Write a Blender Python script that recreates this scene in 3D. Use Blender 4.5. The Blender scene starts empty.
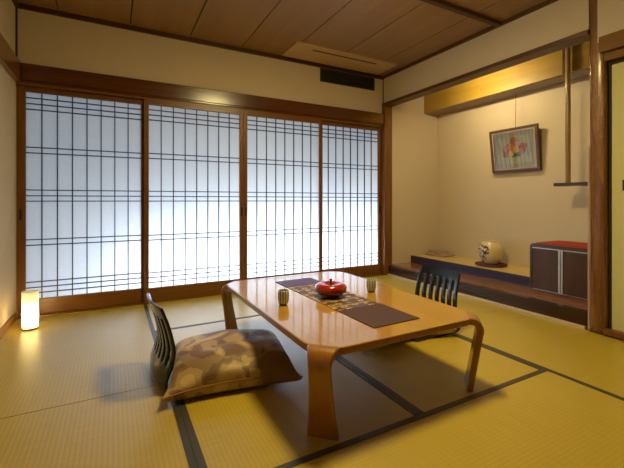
import bpy, bmesh, math, random
from mathutils import Vector, Matrix
random.seed(7)
PI = math.pi
scn = bpy.context.scene
col = scn.collection

# ------------------------------------------------------------------ materials
def new_mat(name):
    m = bpy.data.materials.new(name); m.use_nodes = True
    nt = m.node_tree
    b = nt.nodes['Principled BSDF']
    return m, nt, b

def N(nt, kind, **kw):
    n = nt.nodes.new(kind)
    for k, v in kw.items():
        if k.startswith('i_'):
            n.inputs[k[2:].replace('_', ' ')].default_value = v
        else:
            setattr(n, k, v)
    return n

def math_node(nt, op, a, b=None, c=None):
    n = nt.nodes.new('ShaderNodeMath'); n.operation = op
    for i, v in enumerate((a, b, c)):
        if v is None: continue
        if isinstance(v, (int, float)): n.inputs[i].default_value = v
        else: nt.links.new(v, n.inputs[i])
    return n.outputs[0]

def coords(nt, scale=(1, 1, 1), rot=(0, 0, 0)):
    tc = nt.nodes.new('ShaderNodeTexCoord'); mp = nt.nodes.new('ShaderNodeMapping')
    mp.inputs['Scale'].default_value = scale; mp.inputs['Rotation'].default_value = rot
    nt.links.new(tc.outputs['Object'], mp.inputs['Vector'])
    return mp.outputs['Vector']

def ramp(nt, fac, stops, interp='LINEAR'):
    r = nt.nodes.new('ShaderNodeValToRGB'); r.color_ramp.interpolation = interp
    el = r.color_ramp.elements
    while len(el) > 1: el.remove(el[-1])
    el[0].position = stops[0][0]; el[0].color = (*stops[0][1], 1)
    for p, c in stops[1:]:
        e = el.new(p); e.color = (*c, 1)
    nt.links.new(fac, r.inputs['Fac'])
    return r.outputs['Color']

def mixc(nt, fac, a, b):
    n = nt.nodes.new('ShaderNodeMix'); n.data_type = 'RGBA'
    for sock, v in ((n.inputs[0], fac), (n.inputs[6], a), (n.inputs[7], b)):
        if isinstance(v, (int, float)): sock.default_value = v
        elif isinstance(v, tuple): sock.default_value = (*v, 1)
        else: nt.links.new(v, sock)
    return n.outputs[2]

def noise(nt, vec, scale, detail=4, rough=0.5, dist=0.0):
    n = nt.nodes.new('ShaderNodeTexNoise')
    n.inputs['Scale'].default_value = scale; n.inputs['Detail'].default_value = detail
    n.inputs['Roughness'].default_value = rough; n.inputs['Distortion'].default_value = dist
    nt.links.new(vec, n.inputs['Vector'])
    return n.outputs['Fac']

def bump(nt, b, height, strength=0.2, dist=0.002):
    n = nt.nodes.new('ShaderNodeBump')
    n.inputs['Strength'].default_value = strength; n.inputs['Distance'].default_value = dist
    nt.links.new(height, n.inputs['Height']); nt.links.new(n.outputs['Normal'], b.inputs['Normal'])

def plain(name, c, rough=0.5, metal=0.0, coat=0.0, coat_rough=0.1, var=0.06, nscale=30):
    m, nt, b = new_mat(name)
    f = noise(nt, coords(nt), nscale, 3)
    lo = tuple(x * (1 - var) for x in c); hi = tuple(min(1, x * (1 + var)) for x in c)
    nt.links.new(ramp(nt, f, [(0.3, lo), (0.7, hi)]), b.inputs['Base Color'])
    b.inputs['Roughness'].default_value = rough; b.inputs['Metallic'].default_value = metal
    b.inputs['Coat Weight'].default_value = coat; b.inputs['Coat Roughness'].default_value = coat_rough
    return m

def wood(name, c1, c2, axis='X', grain=28.0, rough=0.4, coat=0.0, coat_rough=0.12, stretch=0.06, coat_ior=1.5):
    m, nt, b = new_mat(name)
    s = [1, 1, 1]; s['XYZ'.index(axis)] = stretch
    v = coords(nt, tuple(s))
    f1 = noise(nt, v, grain, 6, 0.6, 0.6)
    f2 = noise(nt, v, grain * 4.5, 3, 0.6, 0.2)
    f = math_node(nt, 'ADD', math_node(nt, 'MULTIPLY', f1, 0.7), math_node(nt, 'MULTIPLY', f2, 0.3))
    nt.links.new(ramp(nt, f, [(0.32, c1), (0.52, tuple((a + d) / 2 for a, d in zip(c1, c2))), (0.68, c2)]), b.inputs['Base Color'])
    b.inputs['Roughness'].default_value = rough
    b.inputs['Coat Weight'].default_value = coat; b.inputs['Coat Roughness'].default_value = coat_rough
    b.inputs['Coat IOR'].default_value = coat_ior
    bump(nt, b, f, 0.08, 0.001)
    return m

def plaster(name, c):
    m, nt, b = new_mat(name)
    v = coords(nt)
    f = noise(nt, v, 2.2, 4, 0.6)
    nt.links.new(ramp(nt, f, [(0.3, tuple(x * 0.96 for x in c)), (0.7, c)]), b.inputs['Base Color'])
    b.inputs['Roughness'].default_value = 0.9
    bump(nt, b, noise(nt, v, 260, 3), 0.12, 0.001)
    return m

def tatami(name, axis, c1=(0.45, 0.315, 0.020), c2=(0.55, 0.395, 0.034), rib=0.0175):
    """woven rush; the warp ribs run along axis"""
    m, nt, b = new_mat(name)
    v = coords(nt)
    sep = nt.nodes.new('ShaderNodeSeparateXYZ'); nt.links.new(v, sep.inputs[0])
    across = sep.outputs[1] if axis == 'X' else sep.outputs[0]
    along = sep.outputs[0] if axis == 'X' else sep.outputs[1]
    ribs = math_node(nt, 'SINE', math_node(nt, 'MULTIPLY', across, 2 * PI / rib))
    ribs = math_node(nt, 'MULTIPLY_ADD', ribs, 0.5, 0.5)
    fine = math_node(nt, 'SINE', math_node(nt, 'MULTIPLY', along, 2 * PI / 0.0062))
    fine = math_node(nt, 'MULTIPLY_ADD', fine, 0.5, 0.5)
    s = (3, 110, 1) if axis == 'Y' else (110, 3, 1)
    streak = noise(nt, coords(nt, s), 1.6, 4, 0.6)
    big = noise(nt, v, 1.3, 3)
    f = math_node(nt, 'ADD', math_node(nt, 'MULTIPLY', streak, 0.75), math_node(nt, 'MULTIPLY', big, 0.25))
    base = ramp(nt, f, [(0.35, c1), (0.65, c2)])
    groove = math_node(nt, 'POWER', math_node(nt, 'SUBTRACT', 1.0, ribs), 4.0)
    dark = tuple(x * 0.62 for x in c1)
    nt.links.new(mixc(nt, math_node(nt, 'MULTIPLY', groove, 0.32 if axis == 'Y' else 0.12), base, dark), b.inputs['Base Color'])
    b.inputs['Roughness'].default_value = 0.40
    b.inputs['Coat Weight'].default_value = 0.8; b.inputs['Coat Roughness'].default_value = 0.34; b.inputs['Coat IOR'].default_value = 1.6
    h = math_node(nt, 'ADD', math_node(nt, 'MULTIPLY', ribs, 0.8), math_node(nt, 'MULTIPLY', fine, 0.25))
    bump(nt, b, h, 0.35, 0.0016)
    return m

M = {}
M['plaster'] = plaster('ochre_plaster', (0.60, 0.50, 0.375))
M['frame_x'] = wood('amber_cedar_x', (0.125, 0.044, 0.006), (0.22, 0.085, 0.013), 'X', 26, 0.36)
M['frame_z'] = wood('amber_cedar_z', (0.125, 0.044, 0.006), (0.22, 0.085, 0.013), 'Z', 26, 0.36)
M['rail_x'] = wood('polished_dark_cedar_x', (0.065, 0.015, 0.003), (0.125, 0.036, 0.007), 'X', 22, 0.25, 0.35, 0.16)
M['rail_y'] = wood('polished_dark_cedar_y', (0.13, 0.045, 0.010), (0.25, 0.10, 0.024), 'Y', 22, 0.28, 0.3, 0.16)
M['door_rail'] = wood('matte_cedar_y', (0.13, 0.058, 0.012), (0.22, 0.105, 0.024), 'Y', 22, 0.8)
M['trim_x'] = wood('dark_trim_x', (0.04, 0.012, 0.004), (0.075, 0.024, 0.008), 'X', 30, 0.45)
M['trim_y'] = wood('dark_trim_y', (0.06, 0.022, 0.007), (0.11, 0.042, 0.013), 'Y', 30, 0.45)
M['lattice'] = plain('dark_lattice_wood', (0.055, 0.026, 0.018), 0.5)
M['ceil'] = wood('ceiling_board', (0.26, 0.138, 0.046), (0.35, 0.196, 0.072), 'Y', 9, 0.42, 0, 0.1, 0.04)
M['ceil_gap'] = plain('ceiling_gap', (0.03, 0.015, 0.008), 0.8)
M['beam'] = wood('ceiling_beam_wood', (0.05, 0.02, 0.008), (0.10, 0.04, 0.014), 'X', 26, 0.45)
M['tatami_y'] = tatami('tatami_rush_y', 'Y')
M['tatami_x'] = tatami('tatami_rush_x', 'X')
M['border'] = plain('tatami_cloth_border', (0.034, 0.028, 0.022), 0.6, 0, 0.5, 0.35, 0.2, 160)
M['alcove_mat'] = tatami('alcove_rush', 'Y', (0.60, 0.43, 0.10), (0.72, 0.53, 0.15), 0.02)
M['alcove_edge'] = plain('purple_edge_cloth', (0.028, 0.015, 0.052), 0.6, 0, 0, 0.1, 0.2, 200)
M['step_top'] = wood('polished_step_board', (0.20, 0.078, 0.026), (0.34, 0.15, 0.055), 'Y', 18, 0.22, 0.8, 0.07)
M['step_front'] = wood('dark_step_rail', (0.020, 0.009, 0.005), (0.052, 0.021, 0.011), 'Y', 24, 0.25, 0.0, 0.1)
M['pale_strip'] = wood('pale_floor_strip', (0.55, 0.42, 0.30), (0.68, 0.54, 0.42), 'Y', 24, 0.3)
M['soffit_board'] = wood('honey_soffit', (0.30, 0.18, 0.022), (0.42, 0.265, 0.038), 'Y', 14, 0.45)
M['soffit_under'] = plain('grey_soffit_underside', (0.30, 0.235, 0.19), 0.7)
M['bamboo'] = wood('smoked_bamboo', (0.22, 0.125, 0.035), (0.36, 0.22, 0.075), 'Z', 30, 0.3, 0.2)
M['shelf'] = plain('plum_lacquer', (0.075, 0.035, 0.05), 0.3)
M['door_paper'] = plaster('pale_sliding_door_paper', (0.62, 0.59, 0.30))
M['black'] = plain('black_metal', (0.012, 0.011, 0.010), 0.45)
M['dark_void'] = plain('dark_groove', (0.02, 0.012, 0.008), 0.8)
M['table'] = wood('honey_tabletop', (0.44, 0.222, 0.012), (0.56, 0.295, 0.022), 'Y', 13, 0.30, 1.0, 0.06, 0.05, 2.3)
M['table_leg'] = wood('honey_leg', (0.29, 0.112, 0.007), (0.40, 0.168, 0.013), 'Z', 13, 0.30, 0.9, 0.10, 0.05)
M['table_edge'] = wood('amber_edge', (0.30, 0.10, 0.012), (0.42, 0.16, 0.024), 'Y', 20, 0.32, 0.6, 0.12)
M['lacquer'] = plain('blue_black_lacquer', (0.006, 0.007, 0.011), 0.16, 0, 0.0, 0.16)
M['plum_cloth'] = plain('plum_silk', (0.060, 0.022, 0.030), 0.75, 0, 0.0, 0.25, 0.2, 220)
M['purple_cloth'] = plain('violet_silk', (0.085, 0.048, 0.23), 0.6, 0, 0.0, 0.25, 0.2, 220)
M['red'] = plain('vermilion_lacquer', (0.33, 0.016, 0.009), 0.2, 0, 0.8, 0.08, 0.05)
M['red_dark'] = plain('vermilion_bowl_lacquer', (0.20, 0.010, 0.008), 0.25, 0, 0.8, 0.1, 0.05)
M['red_top'] = plain('red_cloth_top', (0.36, 0.006, 0.007), 0.6)
M['cab_shell'] = wood('walnut_shell', (0.045, 0.026, 0.014), (0.085, 0.05, 0.026), 'Y', 24, 0.3, 0.3, 0.12)
M['cab_door'] = wood('walnut_door', (0.040, 0.017, 0.010), (0.08, 0.036, 0.020), 'Z', 26, 0.35, 0.2, 0.15)
M['cab_plinth'] = wood('brown_plinth', (0.15, 0.055, 0.02), (0.22, 0.09, 0.033), 'Y', 24, 0.4)
M['alu'] = plain('brushed_aluminium', (0.72, 0.70, 0.70), 0.3, 0.85)
M['wine'] = plain('wine_velvet', (0.085, 0.012, 0.05), 0.7)
M['mauve'] = plain('mauve_cotton', (0.36, 0.225, 0.20), 0.85, 0, 0, 0.1, 0.25, 40)
M['pic_frame'] = wood('dark_picture_frame', (0.055, 0.024, 0.012), (0.12, 0.055, 0.026), 'Y', 40, 0.35)
M['pic_fillet'] = plain('silver_fillet', (0.40, 0.33, 0.27), 0.4, 0.2)
M['pic_mat'] = plain('sage_mount_board', (0.50, 0.47, 0.38), 0.8)
M['cord'] = plain('picture_cord', (0.10, 0.07, 0.04), 0.8)
M['vent_panel'] = wood('vent_panel_wood', (0.50, 0.32, 0.15), (0.60, 0.40, 0.20), 'X', 16, 0.4)
M['grille'] = plain('black_grille', (0.030, 0.026, 0.020), 0.5)
M['lamp_base'] = wood('lantern_base_wood', (0.30, 0.17, 0.05), (0.40, 0.24, 0.08), 'X', 30, 0.4)
M['lamp_shell'] = plain('lamp_housing', (0.75, 0.70, 0.6), 0.5)
M['stem'] = plain('dark_stem', (0.03, 0.018, 0.015), 0.35)
M['tea'] = plain('green_tea', (0.12, 0.13, 0.03), 0.15)

def glass_mat():
    m, nt, b = new_mat('picture_glass')
    out = nt.nodes['Material Output']
    tr = nt.nodes.new('ShaderNodeBsdfTransparent')
    gl = nt.nodes.new('ShaderNodeBsdfGlossy'); gl.inputs['Roughness'].default_value = 0.02
    fr = nt.nodes.new('ShaderNodeFresnel'); fr.inputs['IOR'].default_value = 1.5
    n = noise(nt, coords(nt), 3.0, 2)
    gl.inputs['Color'].default_value = (1, 1, 1, 1)
    mx = nt.nodes.new('ShaderNodeMixShader')
    nt.links.new(fr.outputs[0], mx.inputs[0]); nt.links.new(tr.outputs[0], mx.inputs[1]); nt.links.new(gl.outputs[0], mx.inputs[2])
    nt.links.new(mx.outputs[0], out.inputs['Surface'])
    return m
M['glass'] = glass_mat()

def paper_mat(name, c, trans):
    m, nt, b = new_mat(name)
    out = nt.nodes['Material Output']
    f = noise(nt, coords(nt, (1, 1, 1)), 40, 5, 0.6)
    cc = ramp(nt, f, [(0.3, tuple(x * 0.97 for x in c)), (0.7, c)])
    d = nt.nodes.new('ShaderNodeBsdfDiffuse'); t = nt.nodes.new('ShaderNodeBsdfTranslucent')
    nt.links.new(cc, d.inputs['Color']); nt.links.new(cc, t.inputs['Color'])
    mx = nt.nodes.new('ShaderNodeMixShader'); mx.inputs[0].default_value = trans
    nt.links.new(d.outputs[0], mx.inputs[1]); nt.links.new(t.outputs[0], mx.inputs[2])
    nt.links.new(mx.outputs[0], out.inputs['Surface'])
    return m
M['paper'] = paper_mat('shoji_paper', (0.86, 0.88, 0.92), 0.72)
M['lantern_paper'] = paper_mat('lantern_paper', (0.95, 0.88, 0.70), 0.75)

def emit_mat(name, c, s):
    m, nt, b = new_mat(name)
    f = noise(nt, coords(nt), 5, 2)
    nt.links.new(ramp(nt, f, [(0.0, tuple(x * 0.98 for x in c)), (1.0, c)]), b.inputs['Emission Color'])
    b.inputs['Emission Strength'].default_value = s
    b.inputs['Base Color'].default_value = (0.8, 0.8, 0.8, 1)
    return m
LAMP_C = (1.0, 0.79, 0.33)
M['lamp_on'] = emit_mat('lit_lamp_diffuser', LAMP_C, 117)
M['cove_on'] = emit_mat('lit_cove_tube', (1.0, 0.80, 0.40), 520)
M['bulb_on'] = emit_mat('lit_lantern_bulb', (1.0, 0.82, 0.44), 300)

def cushion_mat():
    m, nt, b = new_mat('camouflage_brocade')
    v = coords(nt, (1, 1.0, 0.6))
    f = noise(nt, v, 4.6, 1.6, 0.45, 1.5)
    f2 = noise(nt, coords(nt, (1, 1, 0.6), (0.4, 0.2, 1.1)), 4.4, 1.6, 0.4, 1.2)
    a = ramp(nt, f, [(0.0, (0.15, 0.075, 0.028)), (0.42, (0.22, 0.118, 0.045)), (0.47, (0.39, 0.25, 0.095)), (0.57, (0.50, 0.34, 0.135))], 'CONSTANT')
    g = ramp(nt, f2, [(0.0, (0, 0, 0)), (0.57, (1, 1, 1))], 'CONSTANT')
    nt.links.new(mixc(nt, g, a, (0.24, 0.145, 0.065)), b.inputs['Base Color'])
    b.inputs['Roughness'].default_value = 0.55
    b.inputs['Sheen Weight'].default_value = 0.2
    bump(nt, b, noise(nt, coords(nt), 380, 2), 0.2, 0.001)
    return m
M['cushion'] = cushion_mat()
M['piping'] = plain('tan_piping', (0.30, 0.16, 0.06), 0.6)

def runner_mat():
    m, nt, b = new_mat('brown_gold_brocade')
    v = coords(nt)
    w = noise(nt, coords(nt, (1, 2.6, 1)), 9, 2, 0.5, 1.0)
    vo = nt.nodes.new('ShaderNodeTexVoronoi'); vo.inputs['Scale'].default_value = 17; vo.inputs['Randomness'].default_value = 0.35
    nt.links.new(coords(nt, (0.85, 1.15, 1)), vo.inputs['Vector'])
    sep = nt.nodes.new('ShaderNodeSeparateXYZ'); nt.links.new(v, sep.inputs[0])
    st = math_node(nt, 'SINE', math_node(nt, 'MULTIPLY', sep.outputs[1], 2 * PI / 0.102))
    st = math_node(nt, 'GREATER_THAN', st, 0.84)
    motif = ramp(nt, vo.outputs['Distance'], [(0.0, (0.12, 0.055, 0.025)), (0.16, (0.52, 0.39, 0.20)), (0.27, (0.30, 0.19, 0.08)), (0.33, (0.075, 0.030, 0.017))], 'CONSTANT')
    ground = (0.085, 0.034, 0.018)
    mm = ramp(nt, w, [(0.0, (0, 0, 0)), (0.30, (1, 1, 1))], 'CONSTANT')
    c = mixc(nt, mm, ground, motif)
    nt.links.new(mixc(nt, st, c, (0.34, 0.21, 0.07)), b.inputs['Base Color'])
    b.inputs['Roughness'].default_value = 0.5
    bump(nt, b, noise(nt, v, 400, 2), 0.2, 0.001)
    return m
M['runner'] = runner_mat()

def vase_mat():
    m, nt, b = new_mat('painted_cream_glaze')
    v = coords(nt)
    sep = nt.nodes.new('ShaderNodeSeparateXYZ'); nt.links.new(v, sep.inputs[0])
    # painted sprays on the room-facing side
    def disc(c, r):
        d = nt.nodes.new('ShaderNodeVectorMath'); d.operation = 'DISTANCE'
        nt.links.new(v, d.inputs[0]); d.inputs[1].default_value = c
        return math_node(nt, 'LESS_THAN', d.outputs['Value'], r)
    d0 = math_node(nt, 'MAXIMUM', disc((-0.105, 0.045, 0.085), 0.072), disc((-0.105, 0.055, 0.155), 0.066))
    d0 = math_node(nt, 'MAXIMUM', d0, disc((-0.12, -0.015, 0.150), 0.052))
    n1 = noise(nt, v, 34, 2, 0.5, 0.6)
    n2 = noise(nt, coords(nt, (1, 1, 1), (0.5, 0.9, 0.2)), 30, 2, 0.5, 0.4)
    leaf = math_node(nt, 'MULTIPLY', d0, math_node(nt, 'GREATER_THAN', n1, 0.48))
    bloom = math_node(nt, 'MULTIPLY', d0, math_node(nt, 'GREATER_THAN', n2, 0.55))
    c = mixc(nt, leaf, (0.66, 0.54, 0.30), (0.045, 0.03, 0.028))
    c = mixc(nt, bloom, c, (0.56, 0.44, 0.42))
    nt.links.new(c, b.inputs['Base Color'])
    b.inputs['Roughness'].default_value = 0.28
    b.inputs['Coat Weight'].default_value = 0.4
    return m
M['vase'] = vase_mat()

def cup_mat():
    m, nt, b = new_mat('striped_olive_glaze')
    v = coords(nt)
    sep = nt.nodes.new('ShaderNodeSeparateXYZ'); nt.links.new(v, sep.inputs[0])
    ang = math_node(nt, 'ARCTAN2', sep.outputs[1], sep.outputs[0])
    st = math_node(nt, 'SINE', math_node(nt, 'MULTIPLY', ang, 13.0))
    st = math_node(nt, 'MULTIPLY_ADD', st, 0.5, 0.5)
    c = ramp(nt, st, [(0.10, (0.17, 0.165, 0.10)), (0.4, (0.44, 0.44, 0.34)), (0.9, (0.58, 0.57, 0.46))])
    band = math_node(nt, 'LESS_THAN', sep.outputs[2], 0.010)
    nt.links.new(mixc(nt, band, c, (0.16, 0.12, 0.06)), b.inputs['Base Color'])
    b.inputs['Roughness'].default_value = 0.3
    b.inputs['Coat Weight'].default_value = 0.3
    return m
M['cup'] = cup_mat()

def art_mat():
    """loose bouquet on a sage ground, coordinates in the picture's own plane (y across, z up)"""
    m, nt, b = new_mat('bouquet_painting')
    tc = nt.nodes.new('ShaderNodeTexCoord')
    nz = nt.nodes.new('ShaderNodeTexNoise'); nz.inputs['Scale'].default_value = 40; nz.inputs['Detail'].default_value = 2
    nt.links.new(tc.outputs['Object'], nz.inputs['Vector'])
    sub = nt.nodes.new('ShaderNodeVectorMath'); sub.operation = 'MULTIPLY_ADD'
    nt.links.new(nz.outputs['Color'], sub.inputs[0]); sub.inputs[1].default_value = (0, 0.035, 0.035)
    add = nt.nodes.new('ShaderNodeVectorMath'); add.operation = 'ADD'; add.inputs[1].default_value = (0, -0.0175, -0.0175)
    nt.links.new(tc.outputs['Object'], add.inputs[0]); nt.links.new(add.outputs[0], sub.inputs[2])
    v = sub.outputs[0]
    c = ramp(nt, noise(nt, coords(nt), 14, 3), [(0.35, (0.50, 0.50, 0.33)), (0.65, (0.62, 0.60, 0.42))])
    blobs = [((0.01, -0.085), (0.030, 0.055), (0.62, 0.58, 0.22)), ((0.0, 0.0), (0.095, 0.06), (0.16, 0.22, 0.09)),
             ((0.075, -0.03), (0.030, 0.03), (0.62, 0.16, 0.22)), ((0.070, 0.02), (0.026, 0.026), (0.72, 0.34, 0.36)),
             ((-0.085, 0.02), (0.030, 0.024), (0.66, 0.18, 0.20)), ((-0.060, -0.02), (0.026, 0.026), (0.60, 0.26, 0.36)),
             ((0.025, 0.02), (0.034, 0.034), (0.80, 0.33, 0.05)), ((-0.020, 0.005), (0.030, 0.030), (0.82, 0.47, 0.16)),
             ((0.0, 0.075), (0.030, 0.032), (0.70, 0.20, 0.08)), ((0.03, -0.03), (0.026, 0.026), (0.82, 0.55, 0.12)),
             ((-0.035, 0.045), (0.022, 0.022), (0.74, 0.46, 0.42))]
    for (cy, cz), (ry, rz), cc in blobs:
        s = nt.nodes.new('ShaderNodeVectorMath'); s.operation = 'SUBTRACT'; s.inputs[1].default_value = (0, cy * 1.3, cz * 1.3)
        nt.links.new(v, s.inputs[0])
        k = nt.nodes.new('ShaderNodeVectorMath'); k.operation = 'MULTIPLY'; k.inputs[1].default_value = (0, 0.76 / ry, 0.76 / rz)
        nt.links.new(s.outputs[0], k.inputs[0])
        l = nt.nodes.new('ShaderNodeVectorMath'); l.operation = 'LENGTH'; nt.links.new(k.outputs[0], l.inputs[0])
        c = mixc(nt, math_node(nt, 'LESS_THAN', l.outputs['Value'], 1.0), c, cc)
    nt.links.new(c, b.inputs['Base Color']); b.inputs['Roughness'].default_value = 0.7
    return m
M['art'] = art_mat()

def pillar_mat():
    m, nt, b = new_mat('rough_hewn_post')
    v = coords(nt, (1, 1, 0.10))
    f = noise(nt, v, 24, 6, 0.65, 0.8)
    nt.links.new(ramp(nt, f, [(0.30, (0.10, 0.034, 0.006)), (0.55, (0.20, 0.078, 0.014)), (0.72, (0.30, 0.13, 0.03))]), b.inputs['Base Color'])
    b.inputs['Roughness'].default_value = 0.3
    b.inputs['Coat Weight'].default_value = 0.3; b.inputs['Coat Roughness'].default_value = 0.14
    bump(nt, b, noise(nt, coords(nt, (1, 1, 0.35)), 46, 4, 0.6, 0.8), 0.8, 0.008)
    return m
M['post'] = pillar_mat()
M['post_bark'] = wood('pale_bark_edge', (0.28, 0.18, 0.11), (0.46, 0.33, 0.24), 'Z', 30, 0.5, 0, 0.1, 0.12)

# ------------------------------------------------------------------ mesh helpers
class MB:
    def __init__(s): s.bm = bmesh.new()
    def box(s, x0, x1, y0, y1, z0, z1):
        v = [s.bm.verts.new((x, y, z)) for z in (z0, z1) for x, y in ((x0, y0), (x1, y0), (x1, y1), (x0, y1))]
        for f in ((3, 2, 1, 0), (4, 5, 6, 7), (0, 1, 5, 4), (1, 2, 6, 5), (2, 3, 7, 6), (3, 0, 4, 7)):
            s.bm.faces.new([v[i] for i in f])
        return s
    def quad(s, pts):
        s.bm.faces.new([s.bm.verts.new(p) for p in pts]); return s
    def rings(s, rings, cap0=True, cap1=True, closed=True):
        vs = [[s.bm.verts.new(p) for p in r] for r in rings]
        n = len(vs[0])
        for a, b in zip(vs, vs[1:]):
            for i in range(n if closed else n - 1):
                j = (i + 1) % n
                s.bm.faces.new((a[i], a[j], b[j], b[i]))
        if cap0 and closed: s.bm.faces.new(list(reversed(vs[0])))
        if cap1 and closed: s.bm.faces.new(vs[-1])
        return s
    def lathe(s, prof, n=40, c=(0, 0, 0), cap0=True, cap1=True):
        rg = []
        for r, z in prof:
            rg.append([(c[0] + r * math.cos(2 * PI * i / n), c[1] + r * math.sin(2 * PI * i / n), c[2] + z) for i in range(n)])
        return s.rings(rg, cap0, cap1)
    def tube(s, pts, r, n=8, closed=False):
        pts = [Vector(p) for p in pts]; rg = []
        m = len(pts)
        for i, p in enumerate(pts):
            a = pts[(i - 1) % m] if (closed or i > 0) else p
            b = pts[(i + 1) % m] if (closed or i < m - 1) else p
            t = (b - a).normalized()
            u = t.cross(Vector((0, 0, 1)))
            if u.length < 1e-3: u = t.cross(Vector((0, 1, 0)))
            u.normalize(); w = u.cross(t)
            rr = r(i / (m - 1)) if callable(r) else r
            rg.append([tuple(p + (u * math.cos(2 * PI * k / n) + w * math.sin(2 * PI * k / n)) * rr) for k in range(n)])
        if closed:
            rg.append(rg[0])
            return s.rings(rg, False, False)
        return s.rings(rg)
    def prism(s, poly, z0, z1):
        return s.rings([[(x, y, z0) for x, y in poly], [(x, y, z1) for x, y in poly]])
    def build(s, name, mat, parent=None, bevel=0.0, seg=2, smooth=False, loc=None):
        bmesh.ops.recalc_face_normals(s.bm, faces=s.bm.faces)
        me = bpy.data.meshes.new(name)
        s.bm.to_mesh(me); s.bm.free()
        me.materials.append(mat)
        if smooth:
            for p in me.polygons: p.use_smooth = True
        o = bpy.data.objects.new(name, me); col.objects.link(o)
        if parent is not None: o.parent = parent
        if loc: o.location = loc
        if bevel:
            md = o.modifiers.new('bevel', 'BEVEL'); md.width = bevel; md.segments = seg
            md.limit_method = 'ANGLE'; md.angle_limit = math.radians(40); md.harden_normals = False
        if smooth == 'auto':
            pass
        return o

def box(name, dims, mat, parent=None, bevel=0.0, kind=None):
    o = MB().box(*dims).build(name, mat, parent, bevel)
    if kind: o['kind'] = kind
    return o

def struct(o):
    o['kind'] = 'structure'; return o

def thing(name, label, cat, loc=(0, 0, 0), rz=0.0, group=None):
    o = bpy.data.objects.new(name, None); col.objects.link(o)
    o.empty_display_size = 0.1
    o.location = loc; o.rotation_euler = (0, 0, rz)
    o['label'] = label; o['category'] = cat
    if group: o['group'] = group
    return o

def node(name):
    o = bpy.data.objects.new(name, None); col.objects.link(o); return o

def copy_tree(o, parent=None):
    c = o.copy(); col.objects.link(c)
    if parent is not None:
        c.parent = parent
    for ch in list(o.children): copy_tree(ch, c)
    return c

# ------------------------------------------------------------------ room numbers
XL, XR = -0.674, 2.945      # left wall, right upper wall
YB, YF = 3.62, -0.9         # window wall, wall behind the camera
ZC = 2.455
XA = 3.88                   # back of the alcove
XF = 2.985                  # alcove front edge

# ---------- floor with its mats
fl = struct(box('floor', (XL - 0.1, 3.95, YF - 0.1, YB + 0.12, -0.12, -0.055), M['dark_void']))
BW = 0.027
def mat_piece(x0, x1, y0, y1, axis, borders):
    g = 0.0006
    gy = 0.0022 if axis == 'Y' else g
    x0 += g; x1 -= g; y0 += gy; y1 -= gy
    o = MB().box(x0, x1, y0, y1, -0.055, 0.0).build('tatami_mat', M['tatami_y' if axis == 'Y' else 'tatami_x'], fl)
    for b in borders:
        if b == 'L': d = (x0, x0 + BW, y0, y1)
        if b == 'R': d = (x1 - BW, x1, y0, y1)
        if b == 'N': d = (x0, x1, y0, y0 + BW)
        if b == 'F': d = (x0, x1, y1 - BW, y1)
        box('cloth_border', (*d, -0.002, 0.0022), M['border'], o)
S1, S2, S3 = 0.256, 1.158, 2.062
mat_piece(XL, S1, 1.99, YB, 'Y', 'R')
mat_piece(XL, S1, 0.36, 1.99, 'Y', 'R')
mat_piece(XL, S1, YF, 0.36, 'Y', 'R')
mat_piece(S1, S3, 2.795, YB, 'X', 'N')
mat_piece(S1, S2, 1.181, 2.795, 'Y', 'LR')
mat_piece(S2, S3, 1.181, 2.795, 'Y', 'LR')
mat_piece(S1, S3, 0.26, 1.181, 'X', 'F')
mat_piece(S1, S3, YF, 0.26, 'X', 'F')
mat_piece(S3, XF - 0.022, 1.99, YB, 'Y', 'L')
mat_piece(S3, XF - 0.022, 0.36, 1.99, 'Y', 'L')
mat_piece(S3, XF - 0.022, YF, 0.36, 'Y', 'L')

# ---------- ceiling
cm = MB()
grooves = [-0.674, -0.395, 0.126, 0.626, 1.127, 1.605, 2.118, 2.62, 2.95]
for a, b in zip(grooves, grooves[1:]):
    cm.box(a + 0.005, b - 0.005, YF, YB, ZC, ZC + 0.02)
ce = struct(cm.build('ceiling', M['ceil']))
box('backing_board', (XL - 0.1, 4.0, YF - 0.1, YB + 0.12, ZC + 0.02, ZC + 0.08), M['ceil_gap'], ce)

# ---------- walls
struct(box('wall_left', (XL - 0.1, XL, YF - 0.1, YB + 0.12, -0.06, ZC + 0.03), M['plaster']))
struct(box('wall_back', (XL, 2.945, YB, YB + 0.12, 1.90, ZC + 0.02), M['plaster']))
struct(box('wall_near', (XL - 0.1, 3.1, YF - 0.1, YF, -0.06, ZC + 0.03), M['rail_x']))
wr = MB().box(XR, XR + 0.10, 1.368, YB, 2.122, ZC + 0.02)
wr.box(2.926, 3.03, YF, 1.306, 2.00, ZC + 0.02)
wr.box(3.02, 3.06, YF, 1.30, -0.05, 2.00)
struct(wr.build('wall_right', M['plaster']))
aw = MB().box(XA, XA + 0.08, 1.36, YB + 0.12, -0.05, ZC + 0.02)
aw.box(2.947, XA, YB, YB + 0.12, -0.05, ZC + 0.02)
aw.box(3.04, XA, 1.30, 1.395, -0.05, ZC + 0.02)
struct(aw.build('wall_alcove', M['plaster']))

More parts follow.
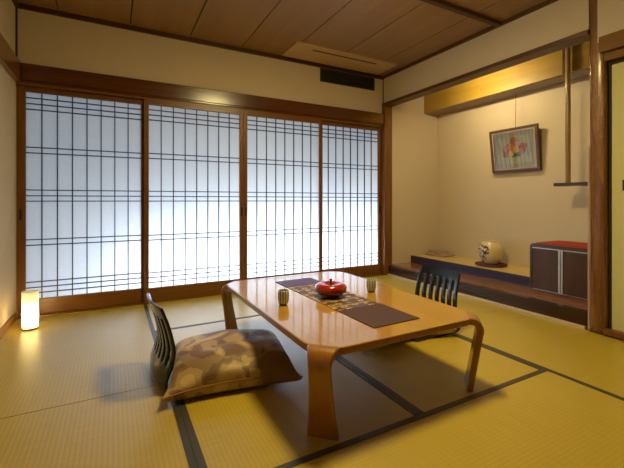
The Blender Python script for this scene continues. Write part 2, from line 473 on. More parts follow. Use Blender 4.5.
# ---------- trims
struct(box('trim_1', (XL, XR, YB - 0.022, YB, 2.418, ZC), M['trim_x']))                       # cornice over the windows
struct(box('trim_2', (XL, XL + 0.022, YF, YB - 0.022, 2.418, ZC), M['trim_y']))
struct(box('trim_3', (XR - 0.022, XR, 1.41, YB - 0.022, 2.424, ZC), M['trim_y']))
n = MB().box(XL + 0.032, 2.930, YB - 0.036, YB + 0.01, 1.862, 1.990).box(XL + 0.032, 2.930, YB - 0.026, YB + 0.01, 1.846, 1.862)
struct(n.build('trim_4', M['rail_x'], None, 0.004))                                           # wall rail over the paper doors
struct(box('trim_5', (XL, XL + 0.032, YF, YB, 1.842, 2.002), M['rail_y'], None, 0.004))       # rail on the left wall
struct(box('trim_6', (XL, 2.935, YB - 0.010, YB + 0.10, 1.826, 1.846), M['frame_x']))         # head track
struct(box('trim_7', (XL, 2.975, YB - 0.030, YB + 0.10, -0.02, 0.010), M['frame_x']))         # sill track
struct(box('trim_8', (2.928, 3.045, YB - 0.052, YB + 0.09, -0.02, 2.105), M['frame_z'], None, 0.003))  # corner post
struct(box('trim_9', (XL, XL + 0.012, YB - 0.012, YB, 1.99, 2.42), M['trim_x']))
struct(box('trim_10', (XR - 0.010, XR, YB - 0.010, YB, 2.105, 2.42), M['trim_x']))
struct(box('baseboard_left', (XL, XL + 0.014, YF, YB - 0.03, 0.0, 0.062), M['rail_y'], None, 0.002))
ln = MB().box(2.928, 3.060, 1.366, YB - 0.0, 2.088, 2.122)
struct(ln.build('trim_11', M['trim_y'], None, 0.002))                                          # lintel of the alcove
struct(box('trim_12', (2.908, 2.952, YF, 1.292, 1.925, 2.032), M['door_rail'], None, 0.004))      # rail over the plain door
struct(box('trim_13', (2.940, 3.02, YF, 1.275, 1.868, 1.921), M['door_rail']))
struct(box('trim_14', (2.930, 3.02, YF, 1.272, 0.012, 0.048), M['frame_x']))                   # sill under the plain door
struct(box('trim_15', (2.940, 3.02, YF, 1.272, -0.05, 0.012), M['dark_void']))
dv = MB().box(2.975, 3.02, 1.248, 1.275, 0.048, 1.868).box(2.975, 3.02, YF, 1.248, 1.842, 1.868)
struct(dv.build('trim_16', M['dark_void']))
struct(box('trim_17', (XL, XR, 2.018, 2.062, 2.422, ZC), M['beam'], None, 0.003))              # ceiling batten

# ---------- paper sliding doors
ZP0, ZP1 = 0.132, 1.783
BARS = [1.738, 1.692, 1.647, 1.345, 1.300, 1.004, 0.958, 0.915, 0.607, 0.563, 0.268, 0.224, 0.180]
def shoji(num, x0, p0, p1, x1, y, nc, handles, c0=None):
    d = struct(node('door_%d' % num))
    fr = MB()
    fr.box(x0, p0, y - 0.015, y + 0.015, 0.010, 1.826); fr.box(p1, x1, y - 0.015, y + 0.015, 0.010, 1.826)
    f = fr.build('frame', M['frame_z'], d, 0.002)
    rl = MB().box(p0, p1, y - 0.014, y + 0.015, 0.010, ZP0).box(p0, p1, y - 0.014, y + 0.015, ZP1, 1.826)
    rl.build('rails', M['frame_x'], d, 0.002)
    lt = MB()
    for i in range(1, nc):
        x = p0 + (p1 - p0) * i / nc
        lt.box(x - 0.0038, x + 0.0038, y - 0.009, y + 0.0045, ZP0, ZP1)
    for z in BARS:
        lt.box(p0, p1, y - 0.008, y + 0.0043, z - 0.0038, z + 0.0038)
    lt.build('lattice', M['lattice'], d)
    MB().box(p0 - 0.004, p1 + 0.004, y + 0.0048, y + 0.0058, ZP0 - 0.004, ZP1 + 0.004).build('paper', M['paper'], d)
    for hx in handles:
        h = MB().box(hx - 0.009, hx + 0.009, y - 0.0165, y - 0.010, 0.765, 0.850).build('handle', M['black'], d, 0.002)
shoji(1, -0.674, -0.616, 0.214, 0.255, 3.655, 8, [-0.648])
shoji(2, 0.236, 0.275, 1.114, 1.152, 3.622, 8, [1.133])
shoji(3, 1.154, 1.192, 2.032, 2.071, 3.622, 8, [1.174])
shoji(4, 2.034, 2.070, 2.888, 2.930, 3.655, 8, [2.908])

# ---------- plain sliding door at the right
d5 = struct(node('door_5'))
box('panel', (2.982, 3.005, 0.36, 1.248, 0.048, 1.842), M['door_paper'], d5)
hb = box('handle', (2.976, 2.984, 1.130, 1.186, 0.985, 1.058), M['black'], d5, 0.002)

# ---------- rough natural post
post = thing('alcove_post', 'rough natural wood post between alcove and plain sliding door', 'post', (2.995, 1.317, 0))
pm = MB(); rg = []
for k in range(47):
    z = k * ZC / 46
    r = []
    for i in range(32):
        a = 2 * PI * i / 32
        rad = 0.0535 / (abs(math.cos(a)) ** 5 + abs(math.sin(a)) ** 5) ** 0.2 + 0.0012 * math.sin(3 * a + 2.1 * z) + 0.0010 * math.sin(5 * a - 5 * z + 1) + random.uniform(-0.0012, 0.0012)
        x, y = rad * math.cos(a), rad * math.sin(a)
        x = max(x, -0.0565 + 0.0015 * math.sin(9 * z))
        r.append((x, y, z))
    rg.append(r)
pm.rings(rg).build('trunk', M['post'], post, 0, 2, True)
bk = MB(); rg = []
for k in range(47):
    z = 0.004 + k * 1.30 / 46
    wv = 0.004 * math.sin(7 * z) + 0.003 * math.sin(17 * z + 1)
    rg.append([(-0.0572, 0.037 + wv, z), (-0.0582, 0.047, z), (-0.050, 0.0572, z), (-0.020, 0.0575, z), (-0.020, 0.045, z), (-0.045, 0.034, z)])
bk.rings(rg).build('bark_edge', M['post_bark'], post, 0, 2, True)

# ---------- alcove
st = struct(node('floor_alcove'))
box('front_rail', (XF, 3.055, 1.402, YB - 0.056, -0.05, 0.118), M['step_front'], st, 0.003)
box('step_board', (3.055, XA, 1.396, YB, -0.05, 0.120), M['step_top'], st, 0.001)
struct(box('trim_18', (XF - 0.021, XF, 1.402, YB - 0.056, -0.05, 0.018), M['pale_strip']))
sf = MB().box(3.633, 3.650, 1.396, YB, 2.078, ZC).build('trim_19', M['soffit_board']); struct(sf)
MB().box(3.650, XA, 1.396, YB, 2.076, 2.095).build('underside', M['soffit_under'], sf)
MB().box(3.622, 3.634, 1.872, 1.896, 2.076, ZC).build('batten', M['trim_y'], sf)

pl = thing('tatami_platform', 'low rush topped platform with purple cloth edge in the alcove', 'platform', (3.64, 2.78, 0.12))
box('core_board', (-0.238, 0.238, -0.82, 0.835, 0.0, 0.060), M['step_front'], pl)
box('rush_top', (-0.215, 0.238, -0.82, 0.835, 0.060, 0.085), M['alcove_mat'], pl)
box('cloth_edge', (-0.244, -0.215, -0.82, 0.835, 0.004, 0.0865), M['alcove_edge'], pl, 0.003)

# ---------- cabinet
cb = thing('small_cabinet', 'dark brown two-door cabinet with red top standing on alcove step', 'cabinet', (3.40, 1.690, 0.12))
W2, D2, H = 0.250, 0.20, 0.428
def rrect(w, z0, z1, r, n=6):
    pts = [(-w, z0), (w, z0)]
    for k in range(n + 1):
        a = PI / 2 * k / n
        pts.append((w - r + r * math.cos(a), z1 - r + r * math.sin(a)))
    for k in range(n + 1):
        a = PI / 2 + PI / 2 * k / n
        pts.append((-w + r + r * math.cos(a), z1 - r + r * math.sin(a)))
    return pts
outer = rrect(W2, 0.034, H, 0.03); inner = rrect(W2 - 0.016, 0.036, H - 0.030, 0.012)
sh = MB()
vo = [[sh.bm.verts.new((x, y, z)) for y, z in outer] for x in (-D2, D2)]
vi = [[sh.bm.verts.new((x, y, z)) for y, z in inner] for x in (-D2, D2 - 0.012)]
nn = len(outer)
for i in range(nn):
    j = (i + 1) % nn
    sh.bm.faces.new((vo[0][i], vo[0][j], vo[1][j], vo[1][i]))
    sh.bm.faces.new((vo[0][i], vo[0][j], vi[0][j], vi[0][i]))
    sh.bm.faces.new((vi[0][i], vi[0][j], vi[1][j], vi[1][i]))
sh.bm.faces.new(vo[1]); sh.bm.faces.new(vi[1])
sh.build('shell', M['cab_shell'], cb)
box('plinth', (-D2 + 0.012, D2 - 0.004, -W2 + 0.004, W2 - 0.004, 0.0, 0.0345), M['cab_plinth'], cb)
box('red_top', (-D2 + 0.035, D2 - 0.006, -W2 + 0.03, W2 - 0.03, H - 0.004, H + 0.007), M['red_top'], cb, 0.002)
box('metal_trim', (-D2 + 0.002, -D2 + 0.010, -W2 + 0.0165, W2 - 0.0165, H - 0.038, H - 0.0305), M['alu'], cb)
box('metal_trim', (-D2 + 0.002, -D2 + 0.010, -W2 + 0.0165, W2 - 0.0165, 0.0365, 0.041), M['alu'], cb)
for s in (1, -1):
    y0, y1 = sorted((s * 0.0022, s * (W2 - 0.018)))
    dr = box('door', (-D2 + 0.006, -D2 + 0.024, y0, y1, 0.042, H - 0.039), M['cab_door'], cb, 0.001)
    y0, y1 = sorted((s * 0.0035, s * 0.017))
    box('edge_grip', (-D2 - 0.002, -D2 + 0.0055, y0, y1, 0.042, H - 0.039), M['alu'], dr, 0.001)

# ---------- vase on its mat
vm = thing('vase_mat', 'round wine coloured mat under the cream vase', 'mat', (3.665, 2.655, 0.2070))
MB().lathe([(0.150, 0.0), (0.160, 0.004), (0.163, 0.010), (0.160, 0.017), (0.150, 0.020)], 48).build('padded_disc', M['wine'], vm, 0, 2, True)
va = thing('flower_vase', 'round cream vase with dark painted flowers on wine coloured mat', 'vase', (3.665, 2.655, 0.2275))
prof = [(0.0, 0.0), (0.062, 0.0), (0.072, 0.006), (0.095, 0.040), (0.120, 0.085), (0.131, 0.130), (0.128, 0.170), (0.115, 0.203), (0.095, 0.226), (0.084, 0.236), (0.081, 0.243), (0.085, 0.251),
        (0.080, 0.251), (0.074, 0.243), (0.076, 0.234), (0.088, 0.220), (0.106, 0.198), (0.118, 0.168), (0.120, 0.130), (0.108, 0.085), (0.080, 0.035), (0.0, 0.02)]
prof = [(max(r, 0.0005), z) for r, z in prof]
MB().lathe(prof, 48).build('body', M['vase'], va, 0, 2, True)

# ---------- folded cloth
fc = thing('folded_cloth', 'mauve folded cloth lying in the alcove corner', 'cloth', (3.742, 3.452, 0.2070))
def soft_slab(mb, cx, cy, wx, wy, z0, h, rot, seed, nx=16, ny=16):
    rnd = random.Random(seed); ph = [rnd.uniform(0, 6) for _ in range(4)]
    top, bot = [], []
    ca, sa = math.cos(rot), math.sin(rot)
    for i in range(nx + 1):
        rt, rb = [], []
        for j in range(ny + 1):
            u, v = i / nx * 2 - 1, j / ny * 2 - 1
            e = max(0.0, (1 - abs(u) ** 6) * (1 - abs(v) ** 6)) ** 0.5
            z = h * (0.30 + 0.70 * e) * (1 + 0.18 * math.sin(3 * u + ph[0]) * math.sin(4 * v + ph[1]) + 0.08 * math.sin(9 * u + 6 * v + ph[2]))
            x, y = u * wx / 2, v * wy / 2
            x, y = cx + ca * x - sa * y, cy + sa * x + ca * y
            rt.append(mb.bm.verts.new((x, y, z0 + z))); rb.append(mb.bm.verts.new((x, y, z0)))
        top.append(rt); bot.append(rb)
    for i in range(nx):
        for j in range(ny):
            mb.bm.faces.new((top[i][j], top[i + 1][j], top[i + 1][j + 1], top[i][j + 1]))
            mb.bm.faces.new((bot[i][j], bot[i][j + 1], bot[i + 1][j + 1], bot[i + 1][j]))
    for i in range(nx):
        mb.bm.faces.new((bot[i][0], bot[i + 1][0], top[i + 1][0], top[i][0])); mb.bm.faces.new((top[i][ny], top[i + 1][ny], bot[i + 1][ny], bot[i][ny]))
    for j in range(ny):
        mb.bm.faces.new((top[0][j], top[0][j + 1], bot[0][j + 1], bot[0][j])); mb.bm.faces.new((bot[nx][j], bot[nx][j + 1], top[nx][j + 1], top[nx][j]))
    return mb
s1 = MB(); soft_slab(s1, 0, 0, 0.215, 0.31, 0.0, 0.032, 0.06, 3); s1.build('lower_fold', M['mauve'], fc, 0, 2, True)
s2 = MB(); soft_slab(s2, 0.01, 0.025, 0.17, 0.20, 0.030, 0.032, -0.12, 5); s2.build('upper_fold', M['mauve'], fc, 0, 2, True)

# ---------- hanging picture (leans out at the top)
pc = thing('hanging_picture', 'small framed flower bouquet picture hanging on the alcove wall', 'picture', (3.858, 2.490, 1.232))
pc.rotation_euler = (0, math.radians(-7.2), 0)
PW, PH = 0.272, 0.478
fm = MB(); wd = 0.030
for b in ((-PW, PW, 0, wd), (-PW, PW, PH - wd, PH), (-PW, -PW + wd, wd, PH - wd), (PW - wd, PW, wd, PH - wd)):
    fm.box(-0.022, 0.010, b[0], b[1], b[2], b[3])
fm.build('frame', M['pic_frame'], pc, 0.003)
fi = MB(); a0 = PW - wd; w3 = 0.014
for b in ((-a0, a0, wd, wd + w3), (-a0, a0, PH - wd - w3, PH - wd), (-a0, -a0 + w3, wd + w3, PH - wd - w3), (a0 - w3, a0, wd + w3, PH - wd - w3)):
    fi.box(-0.018, 0.004, b[0], b[1], b[2], b[3])
fi.build('inner_fillet', M['pic_fillet'], pc)
mo = box('mount_board', (-0.004, 0.002, -a0 + w3, a0 - w3, wd + w3, PH - wd - w3), M['pic_mat'], pc)
art = MB().box(-0.0062, -0.0041, -0.188, 0.188, -0.150, 0.150).build('painting', M['art'], pc, loc=(0, 0, PH / 2))
box('glass', (-0.0125, -0.0115, -a0 + w3, a0 - w3, wd + w3, PH - wd - w3), M['glass'], pc)
box('backing', (0.0045, 0.009, -a0, a0, wd, PH - wd), M['cord'], pc)
a = math.radians(7.2)
def to_pic(x, y, z):      # world -> picture local
    v = Vector((x, y, z)) - Vector((3.858, 2.490, 1.232))
    return tuple(Matrix.Rotation(a, 3, 'Y') @ v)
MB().tube([to_pic(3.802, 2.455, 2.076), (-0.004, -0.035, PH + 0.012), (-0.004, -0.035, PH - 0.004)], 0.0028, 8).build('cord', M['cord'], pc)

# ---------- hanging shelf
hs = thing('hanging_shelf', 'small plum shelf board hung from a tall bamboo pole', 'shelf', (3.60, 1.68, 1.048))
box('board', (-0.085, 0.085, -0.284, 0.236, 0.0, 0.030), M['shelf'], hs, 0.002)
bp = MB(); pr = []
zt = 2.452 - 1.048
nodes = [0.023, 0.20, 0.47, 0.75, 1.02, 1.27]
zz = 0.030
while zz < zt:
    rr = 0.0210
    for nz in nodes:
        dd = abs(zz - nz)
        if dd < 0.012: rr += 0.0028 * (1 - dd / 0.012)
    pr.append((rr, zz)); zz += 0.006
pr.append((0.0210, zt))
bp.lathe(pr, 20, (-0.004, 0.155, 0)).build('bamboo_pole', M['bamboo'], hs, 0, 2, True)

# ---------- cove lamp behind the lintel
cl = thing('cove_lamp', 'small warm tube lamp tucked behind the alcove lintel', 'lamp', (3.105, 2.60, 2.165))
box('housing', (-0.020, 0.020, -0.14, 0.14, 0.018, 0.05), M['lamp_shell'], cl)
box('bracket', (-0.012, 0.012, -0.03, 0.03, 0.05, 0.290), M['lamp_shell'], cl)
MB().tube([(0, -0.12, 0), (0, 0.12, 0)], 0.012, 14).build('tube', M['cove_on'], cl, 0, 2, True)
for s in (-1, 1):
    box('socket', (-0.014, 0.014, s * 0.128 - 0.008, s * 0.128 + 0.008, -0.014, 0.018), M['lamp_shell'], cl)

# ---------- ceiling lamp over the table (just above the picture's upper edge)
lp = thing('ceiling_lamp', 'round warm ceiling lamp above the low table', 'lamp', (1.27, 1.72, 2.285))
MB().lathe([(0.205, 0.012), (0.215, 0.02), (0.215, 0.075), (0.19, 0.095), (0.06, 0.10), (0.055, 0.17)], 48).build('housing', M['lamp_shell'], lp, 0, 2)
MB().lathe([(0.002, -0.040), (0.08, -0.037), (0.15, -0.022), (0.19, -0.002), (0.20, 0.012)], 48, (0, 0, 0), True, True).build('diffuser', M['lamp_on'], lp, 0, 2, True)

# ---------- ceiling vent panel and wall grille
vp = thing('ceiling_vent', 'flat wooden ceiling vent panel with a long narrow slot', 'vent', (2.175, 3.375, 2.436))
X2, Y2 = 0.625, 0.178
f = MB().box(-X2, X2, -Y2, -0.114, 0, 0.0188).box(-X2, X2, -0.082, Y2, 0, 0.0188).box(-X2, -0.41, -0.114, -0.082, 0, 0.0188).box(0.395, X2, -0.114, -0.082, 0, 0.0188)
f.build('panel', M['vent_panel'], vp)
box('slot', (-0.41, 0.395, -0.114, -0.082, 0.002, 0.0186), M['grille'], vp)
wg = thing('wall_grille', 'black slatted air grille high on the wall above paper doors', 'vent', (2.424, 3.6195, 2.262))
gx, gz = 0.380, 0.150
f = MB()
for b in ((-gx, gx, 0, 0.012), (-gx, gx, gz - 0.012, gz), (-gx, -gx + 0.012, 0.012, gz - 0.012), (gx - 0.012, gx, 0.012, gz - 0.012)):
    f.box(b[0], b[1], -0.012, -0.0005, b[2], b[3])
f.build('frame', M['grille'], wg, 0.001)
box('backing', (-gx + 0.012, gx - 0.012, -0.002, -0.0006, 0.012, gz - 0.012), M['dark_void'], wg)
f = MB()
for i in range(26):
    x = -gx + 0.03 + i * (2 * gx - 0.06) / 25
    f.box(x - 0.004, x + 0.004, -0.010, -0.0025, 0.012, gz - 0.012)
f.build('slats', M['black'], wg)

# ---------- low table
TX0, TX1, TY0, TY1, TZ, TT = 0.668, 1.606, 1.198, 2.552, 0.353, 0.032
tcx, tcy = (TX0 + TX1) / 2, (TY0 + TY1) / 2
hx, hy, cut = (TX1 - TX0) / 2, (TY1 - TY0) / 2, 0.106
tb = thing('low_table', 'low polished honey wood table with curved corner legs on tatami', 'table', (tcx, tcy, 0))
def fillet_poly():
    # rectangle with cut corners; edges curve in softly towards each cut
    pts = []
    for sx, sy, order in ((1, 1, 0), (-1, 1, 1), (-1, -1, 0), (1, -1, 1)):
        c = []
        for t in [i / 8 for i in range(9)]:
            # quadratic from side edge to the cut edge end
            c.append(t)
        a = Vector((sx * hx, sy * (hy - cut - 0.045)))       # on the x side
        k = Vector((sx * hx, sy * (hy - cut)))
        e = Vector((sx * (hx - 0.007), sy * (hy - cut + 0.007)))
        side = [(1 - t) ** 2 * a + 2 * t * (1 - t) * k + t * t * e for t in c]
        a2 = Vector((sx * (hx - cut - 0.045), sy * hy)); k2 = Vector((sx * (hx - cut), sy * hy)); e2 = Vector((sx * (hx - cut + 0.007), sy * (hy - 0.007)))
        top = [(1 - t) ** 2 * e2 + 2 * t * (1 - t) * k2 + t * t * a2 for t in c]
        seq = side + top
        if order: seq = list(reversed(seq))
        pts += [(p.x, p.y) for p in seq]
    return pts
tp = MB().prism(fillet_poly(), TZ - TT, TZ).build('tabletop', M['table'], tb, 0.006, 3)
tp.data.materials.append(M['table_edge'])
for p in tp.data.polygons:
    if abs(p.normal.z) < 0.5: p.material_index = 1
wcut = math.sqrt(2) * (cut - 0.014)
def leg(sx, sy):
    mb = MB()
    dirv = Vector((sx, sy, 0)).normalized(); side = Vector((-dirv.y, dirv.x, 0))
    base = Vector((sx * (hx - cut / 2), sy * (hy - cut / 2), 0))
    R = 0.052; zc = TZ - TT / 2
    path = [(-0.02, zc, 0.0, wcut * 0.9, TT * 0.90), (-0.0005, zc, 0.0, wcut, TT * 0.985)]
    for k in range(1, 10):
        t = PI / 2 * k / 9
        s = k / 9
        path.append((R * math.sin(t), zc - R * (1 - math.cos(t)), t, 0.086 + (wcut - 0.086) * (1 - s) ** 1.4, TT))
    z0 = zc - R; tilt = 0.050
    for k in range(1, 15):
        s = k / 14
        path.append((R - tilt * s, z0 * (1 - s), PI / 2, 0.086 + 0.006 * s + 0.034 * s ** 2.0, TT - 0.003 * s))
    rings = []
    for d, z, t, w, th in path:
        nrm = Vector((math.sin(t), 0, math.cos(t)))
        c = base + dirv * d + Vector((0, 0, z))
        nv = dirv * nrm.x + Vector((0, 0, nrm.z))
        r = []
        b = 0.005
        prof = [(-w / 2 + b, -th / 2), (w / 2 - b, -th / 2), (w / 2, -th / 2 + b), (w / 2, th / 2 - b), (w / 2 - b, th / 2), (-w / 2 + b, th / 2), (-w / 2, th / 2 - b), (-w / 2, -th / 2 + b)]
        for u, v in prof:
            p = c + side * u + nv * v
            if z <= 1e-6: p.z = 0.0
            r.append(tuple(p))
        rings.append(r)
    o = mb.rings(rings).build('leg', M['table_leg'], tb, 0, 2)
    for p in o.data.polygons: p.use_smooth = abs(p.normal.z) < 0.999
    md = o.modifiers.new('edges', 'EDGE_SPLIT'); md.split_angle = math.radians(32)
for sx, sy in ((-1, -1), (1, -1), (-1, 1), (1, 1)): leg(sx, sy)

# ---------- table runner
rn = thing('table_runner', 'brown and gold patterned runner with plum ends lying along the table', 'runner', (1.140, 1.848, TZ + 0.0004), math.radians(1.6))
L, Wd, EP = 0.535, 0.139, 0.155
def cloth_panel(y0, y1, zt, name, mat, ripple=0.0):
    mb = MB(); nx, ny = 10, 14; T, B = [], []
    for i in range(nx + 1):
        rt, rb = [], []
        for j in range(ny + 1):
            x = -Wd + 2 * Wd * i / nx; y = y0 + (y1 - y0) * j / ny
            z = 0.0022 + ripple * (0.5 + 0.5 * math.sin(9 * x + 21 * y)) 
            rt.append(mb.bm.verts.new((x, y, z + zt))); rb.append(mb.bm.verts.new((x, y, 0)))
        T.append(rt); B.append(rb)
    for i in range(nx):
        for j in range(ny):
            mb.bm.faces.new((T[i][j], T[i + 1][j], T[i + 1][j + 1], T[i][j + 1])); mb.bm.faces.new((B[i][j], B[i][j + 1], B[i + 1][j + 1], B[i + 1][j]))
    for i in range(nx):
        mb.bm.faces.new((B[i][0], B[i + 1][0], T[i + 1][0], T[i][0])); mb.bm.faces.new((T[i][ny], T[i + 1][ny], B[i + 1][ny], B[i][ny]))
    for j in range(ny):
        mb.bm.faces.new((T[0][j], T[0][j + 1], B[0][j + 1], B[0][j])); mb.bm.faces.new((B[nx][j], B[nx][j + 1], T[nx][j + 1], T[nx][j]))
    return mb.build(name, mat, rn, 0, 2, False)
cloth_panel(-L + 0.29, L - 0.19, 0, 'patterned_centre', M['runner'])
e = cloth_panel(-L, -L + 0.29, 0.0002, 'end_panel', M['plum_cloth'], 0.0012); e['label'] = 'dark plum end'
e = cloth_panel(L - 0.19, L, 0.0002, 'end_panel', M['purple_cloth'], 0.0012); e['label'] = 'violet end'

# ---------- tea cups
def cup(loc, label):
    c = thing('tea_cup', label, 'cup', loc, 0, 'tea cups on the low table')
    return c
cup_prof = [(0.0005, 0.0), (0.020, 0.0), (0.022, 0.004), (0.027, 0.012), (0.031, 0.034), (0.0315, 0.055), (0.029, 0.075), (0.0275, 0.080), (0.0262, 0.080), (0.0270, 0.072), (0.0285, 0.053), (0.028, 0.034), (0.022, 0.012), (0.0005, 0.009)]
cA = cup((0.812, 1.842, TZ + 0.0003), 'olive striped tea cup left of the red fruit-shaped box')
MB().lathe(cup_prof, 32).build('body', M['cup'], cA, 0, 2, True)
MB().lathe([(0.0005, 0.0), (0.0268, 0.0), (0.0268, 0.001), (0.0005, 0.001)], 24, (0, 0, 0.063)).build('tea', M['tea'], cA)
cB = copy_tree(cA); cB.location = (1.408, 1.846, TZ + 0.0003); cB.rotation_euler = (0, 0, 1.0)
cB['label'] = 'olive striped tea cup right of the red fruit-shaped box'

# ---------- red lacquer fruit-shaped box
rb = thing('sweets_box', 'glossy red fruit-shaped lidded box with dark stem on the runner', 'box', (1.127, 1.866, TZ + 0.0036))
MB().lathe([(0.0005, 0.0), (0.045, 0.0), (0.050, 0.003), (0.070, 0.014), (0.087, 0.027), (0.094, 0.038), (0.0935, 0.0415), (0.0005, 0.0415)], 48).build('bowl', M['red_dark'], rb, 0, 2, True)
MB().lathe([(0.0005, 0.0425), (0.0935, 0.0425), (0.0945, 0.045), (0.093, 0.057), (0.085, 0.069), (0.069, 0.076), (0.052, 0.0755), (0.033, 0.069), (0.016, 0.062), (0.0005, 0.060)], 48).build('lid', M['red'], rb, 0, 2, True)
MB().lathe([(0.0045, 0.058), (0.0048, 0.076), (0.006, 0.089), (0.009, 0.096), (0.009, 0.101), (0.0005, 0.103)], 16).build('stem', M['stem'], rb, 0, 2, True)

# ---------- legless floor chairs
def make_chair(label, loc, rz):
    """origin on the floor under the foot of the back; the sitter faces +x"""
    t = thing('floor_chair', label, 'chair', loc, rz, 'legless chairs at the low table')
    ns = 7; sw, gw = 0.0335, 0.0265
    full = ns * sw + (ns - 1) * gw
    edges = [-full / 2]
    for i in range(ns):
        edges.append(edges[-1] + sw)
        if i < ns - 1: edges.append(edges[-1] + gw)
    zs = [-3, -2, -1, 0.018, 0.03, 0.06, 0.09, 0.115, 0.14, 0.165, 0.19, 0.215, 0.24, 0.265, 0.29, 0.315, 0.335, 0.350, 0.365, 0.384, 0.402, 0.410]
    zlo, zhi = 0.115, 0.350
    FOOT = {-3: (0.12, 0.0270), -2: (0.075, 0.0245), -1: (0.043, 0.0185)}
    def prof(z):
        if z < 0: return FOOT[z][0]
        if z < 0.05: return 0.0186 + 0.011 * ((0.05 - z) / 0.032) ** 1.5
        # lumbar curve: foot, forward belly at 0.19, raked top
        if z < 0.19:
            s = z / 0.19; return 0.016 + 0.046 * (s * s * (3 - 2 * s))
        s = (z - 0.19) / 0.212; return 0.062 - 0.054 * s ** 1.5
    def pt(y, z):
        c = 0.022 * (1 - (2 * y / full) ** 2)
        wid = 1.0 - 0.06 * max(0, (z - 0.2) / 0.2)
        if z < 0: return (prof(z) - c * (1 + z / 3), y, FOOT[z][1] + 0.0065 - 0.012)
        zz = z - (0.004 * (abs(2 * y / full)) ** 3 if z > 0.36 else 0)
        return (prof(z) - c, y * wid, zz)
    ys = []
    for a, b in zip(edges, edges[1:]):
        ys += [a, (a + b) / 2]
    ys.append(edges[-1])
    mb = MB()
    grid = [[None] * len(zs) for _ in ys]
    def vert(i, k):
        if grid[i][k] is None: grid[i][k] = mb.bm.verts.new(pt(ys[i], zs[k]))
        return grid[i][k]
    for i in range(len(ys) - 1):
        slat = (i // 2) % 2 == 0
        for k in range(len(zs) - 1):
            if not slat and zlo - 1e-6 <= zs[k] < zhi - 1e-6: continue
            mb.bm.faces.new((vert(i, k), vert(i + 1, k), vert(i + 1, k + 1), vert(i, k + 1)))
    o = mb.build('backrest', M['lacquer'], t, 0, 2, True)
    md = o.modifiers.new('thick', 'SOLIDIFY'); md.thickness = 0.013; md.offset = 0
    bv = o.modifiers.new('bevel', 'BEVEL'); bv.width = 0.003; bv.segments = 2; bv.limit_method = 'ANGLE'; bv.angle_limit = math.radians(50)
    sp = []
    for sx, sy in ((1, 1), (-1, 1), (-1, -1), (1, -1)):
        for k in range(5):
            q = PI / 2 * k / 4 + {(1, 1): 0, (-1, 1): PI / 2, (-1, -1): PI, (1, -1): 1.5 * PI}[(sx, sy)]
            sp.append((0.232 + sx * 0.180 + 0.03 * math.cos(q), sy * 0.165 + 0.03 * math.sin(q)))
    MB().prism(sp, 0.0, 0.0262).build('seat', M['lacquer'], t, 0.003)
    return t
chA = make_chair('black slatted floor chair at left whose backrest stands on the tatami', (0.178, 2.058, 0), math.radians(5))
chB = copy_tree(chA); chB.location = (2.160, 1.985, 0); chB.rotation_euler = (0, 0, PI + 0.01)
chB['label'] = 'black slatted floor chair on the alcove side of the table'

# ---------- floor cushions
def make_cushion(label, loc, rz):
    t = thing('floor_cushion', label, 'cushion', loc, rz, 'floor cushions on the legless chairs')
    LX, LY = 0.305, 0.272
    n = 26
    mb = MB(); T, B = {}, {}
    def f(u, v):
        e = max(0.0, (1 - u * u) * (1 - v * v))
        return e
    for i in range(n + 1):
        for j in range(n + 1):
            u, v = math.sin(PI / 2 * (2 * i / n - 1)), math.sin(PI / 2 * (2 * j / n - 1))
            pin = 1 - 0.10 * (1 - u * u) * abs(v) ** 3; pin2 = 1 - 0.10 * (1 - v * v) * abs(u) ** 3
            ear = 1 + 0.055 * abs(u * v) ** 5; x, y = LX * u * pin2 * ear, LY * v * pin * ear
            eq = 0.062 - 0.012 * (abs(u) * abs(v)) ** 2
            e = f(u, v) ** (0.21 + 0.30 * (u * v) ** 2)
            wr_ = 0.004 * math.sin(7 * u + 3 * v) * (1 - abs(u)) + 0.003 * math.sin(11 * v - 4 * u) * (1 - abs(v))
            dr_ = max(0.0, min(1.0, (abs(v) - 0.60) / 0.30)); eq -= 0.024 * dr_ * dr_ * (3 - 2 * dr_)
            T[i, j] = mb.bm.verts.new((x, y, eq + 0.088 * e + wr_ * min(1, e * 2)))
            if i in (0, n) or j in (0, n): B[i, j] = T[i, j]
            else: B[i, j] = mb.bm.verts.new((x, y, max(-0.024 * dr_ * dr_ * (3 - 2 * dr_), eq - 0.072 * f(u, v) ** 0.2)))
    for i in range(n):
        for j in range(n):
            mb.bm.faces.new((T[i, j], T[i + 1, j], T[i + 1, j + 1], T[i, j + 1]))
            q = (B[i, j], B[i, j + 1], B[i + 1, j + 1], B[i + 1, j])
            if len(set(q)) == 4:
                try: mb.bm.faces.new(q)
                except ValueError: pass
    per = [(i, 0) for i in range(n)] + [(n, j) for j in range(n)] + [(i, n) for i in range(n, 0, -1)] + [(0, j) for j in range(n, 0, -1)]
    ring = [tuple(T[p].co) for p in per]
    mb.build('cover', M['cushion'], t, 0, 2, True)
    MB().tube(ring, 0.0034, 6, True).build('piping', M['piping'], t, 0, 2, True)
    return t
cuA = make_cushion('plump brown patterned cushion on the floor chair at left', (0.548, 1.957, 0.0270), math.radians(-9.5))
cuB = copy_tree(cuA); cuB.location = (1.745, 2.050, 0.0270); cuB.rotation_euler = (0, 0, PI - math.radians(7))
cuB['label'] = 'brown patterned cushion mostly hidden under the far side of the table'

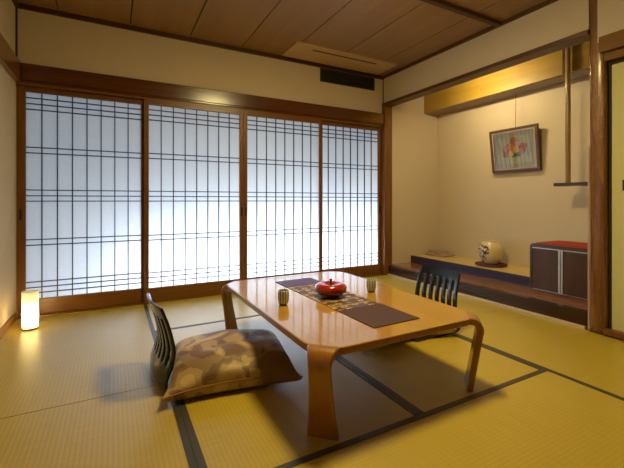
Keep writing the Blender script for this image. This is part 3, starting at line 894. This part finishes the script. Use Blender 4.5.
# ---------- floor lantern
fl2 = thing('floor_lantern', 'lit white paper lantern standing on tatami in the far left corner', 'lamp', (-0.530, 3.290, 0))
MB().lathe([(0.0005, 0.0), (0.046, 0.0), (0.048, 0.003), (0.048, 0.012), (0.0005, 0.012)], 32).build('base', M['lamp_base'], fl2)
MB().lathe([(0.0465, 0.0125), (0.0475, 0.06), (0.050, 0.268)], 40, (0, 0, 0), False, False).build('paper_shade', M['lantern_paper'], fl2, 0, 2, True)
MB().lathe([(0.0005, 0.058), (0.008, 0.060), (0.015, 0.068), (0.018, 0.080), (0.015, 0.092), (0.008, 0.100), (0.0005, 0.102)], 16).build('bulb', M['bulb_on'], fl2, 0, 2, True)
MB().lathe([(0.010, 0.0125), (0.010, 0.0585)], 16).build('socket', M['lamp_shell'], fl2)

# ------------------------------------------------------------------ daylight outside the paper doors
w = bpy.data.worlds.new('daylight'); scn.world = w; w.use_nodes = True
bg = w.node_tree.nodes['Background']
bg.inputs['Color'].default_value = (0.62, 0.81, 1.0, 1); bg.inputs['Strength'].default_value = 0.54
def area(name, loc, rot, sx, sy, power, c):
    l = bpy.data.lights.new(name, 'AREA'); l.shape = 'RECTANGLE'; l.size = sx; l.size_y = sy; l.energy = power; l.color = c
    o = bpy.data.objects.new(name, l); col.objects.link(o); o.location = loc; o.rotation_euler = rot
    return o
area('garden_daylight', (1.75, 4.40, 0.05), (math.radians(-78), 0, 0), 3.3, 0.9, 136, (0.80, 0.90, 1.0))

# ------------------------------------------------------------------ camera
cam = bpy.data.cameras.new('camera'); co = bpy.data.objects.new('camera', cam); col.objects.link(co)
cam.sensor_width = 36.0; cam.lens = 36.0 * 369.0 / 624.0; cam.clip_start = 0.02
cam.shift_y = -(234.0 - 200.5) / 624.0
co.location = (0, 0, 0.92)
co.rotation_euler = (PI / 2, 0, -math.atan(198.0 / 369.0))
scn.camera = co

scn.view_settings.view_transform = 'Standard'
scn.view_settings.look = 'None'
scn.view_settings.exposure = 0.0
scn.view_settings.gamma = 1.0
scn.view_settings.use_curve_mapping = False
scn.cycles.use_denoising = True
scn.cycles.max_bounces = 10
scn.cycles.diffuse_bounces = 3
scn.cycles.transmission_bounces = 8
scn.cycles.transparent_max_bounces = 12
scn.cycles.sample_clamp_indirect = 6.0
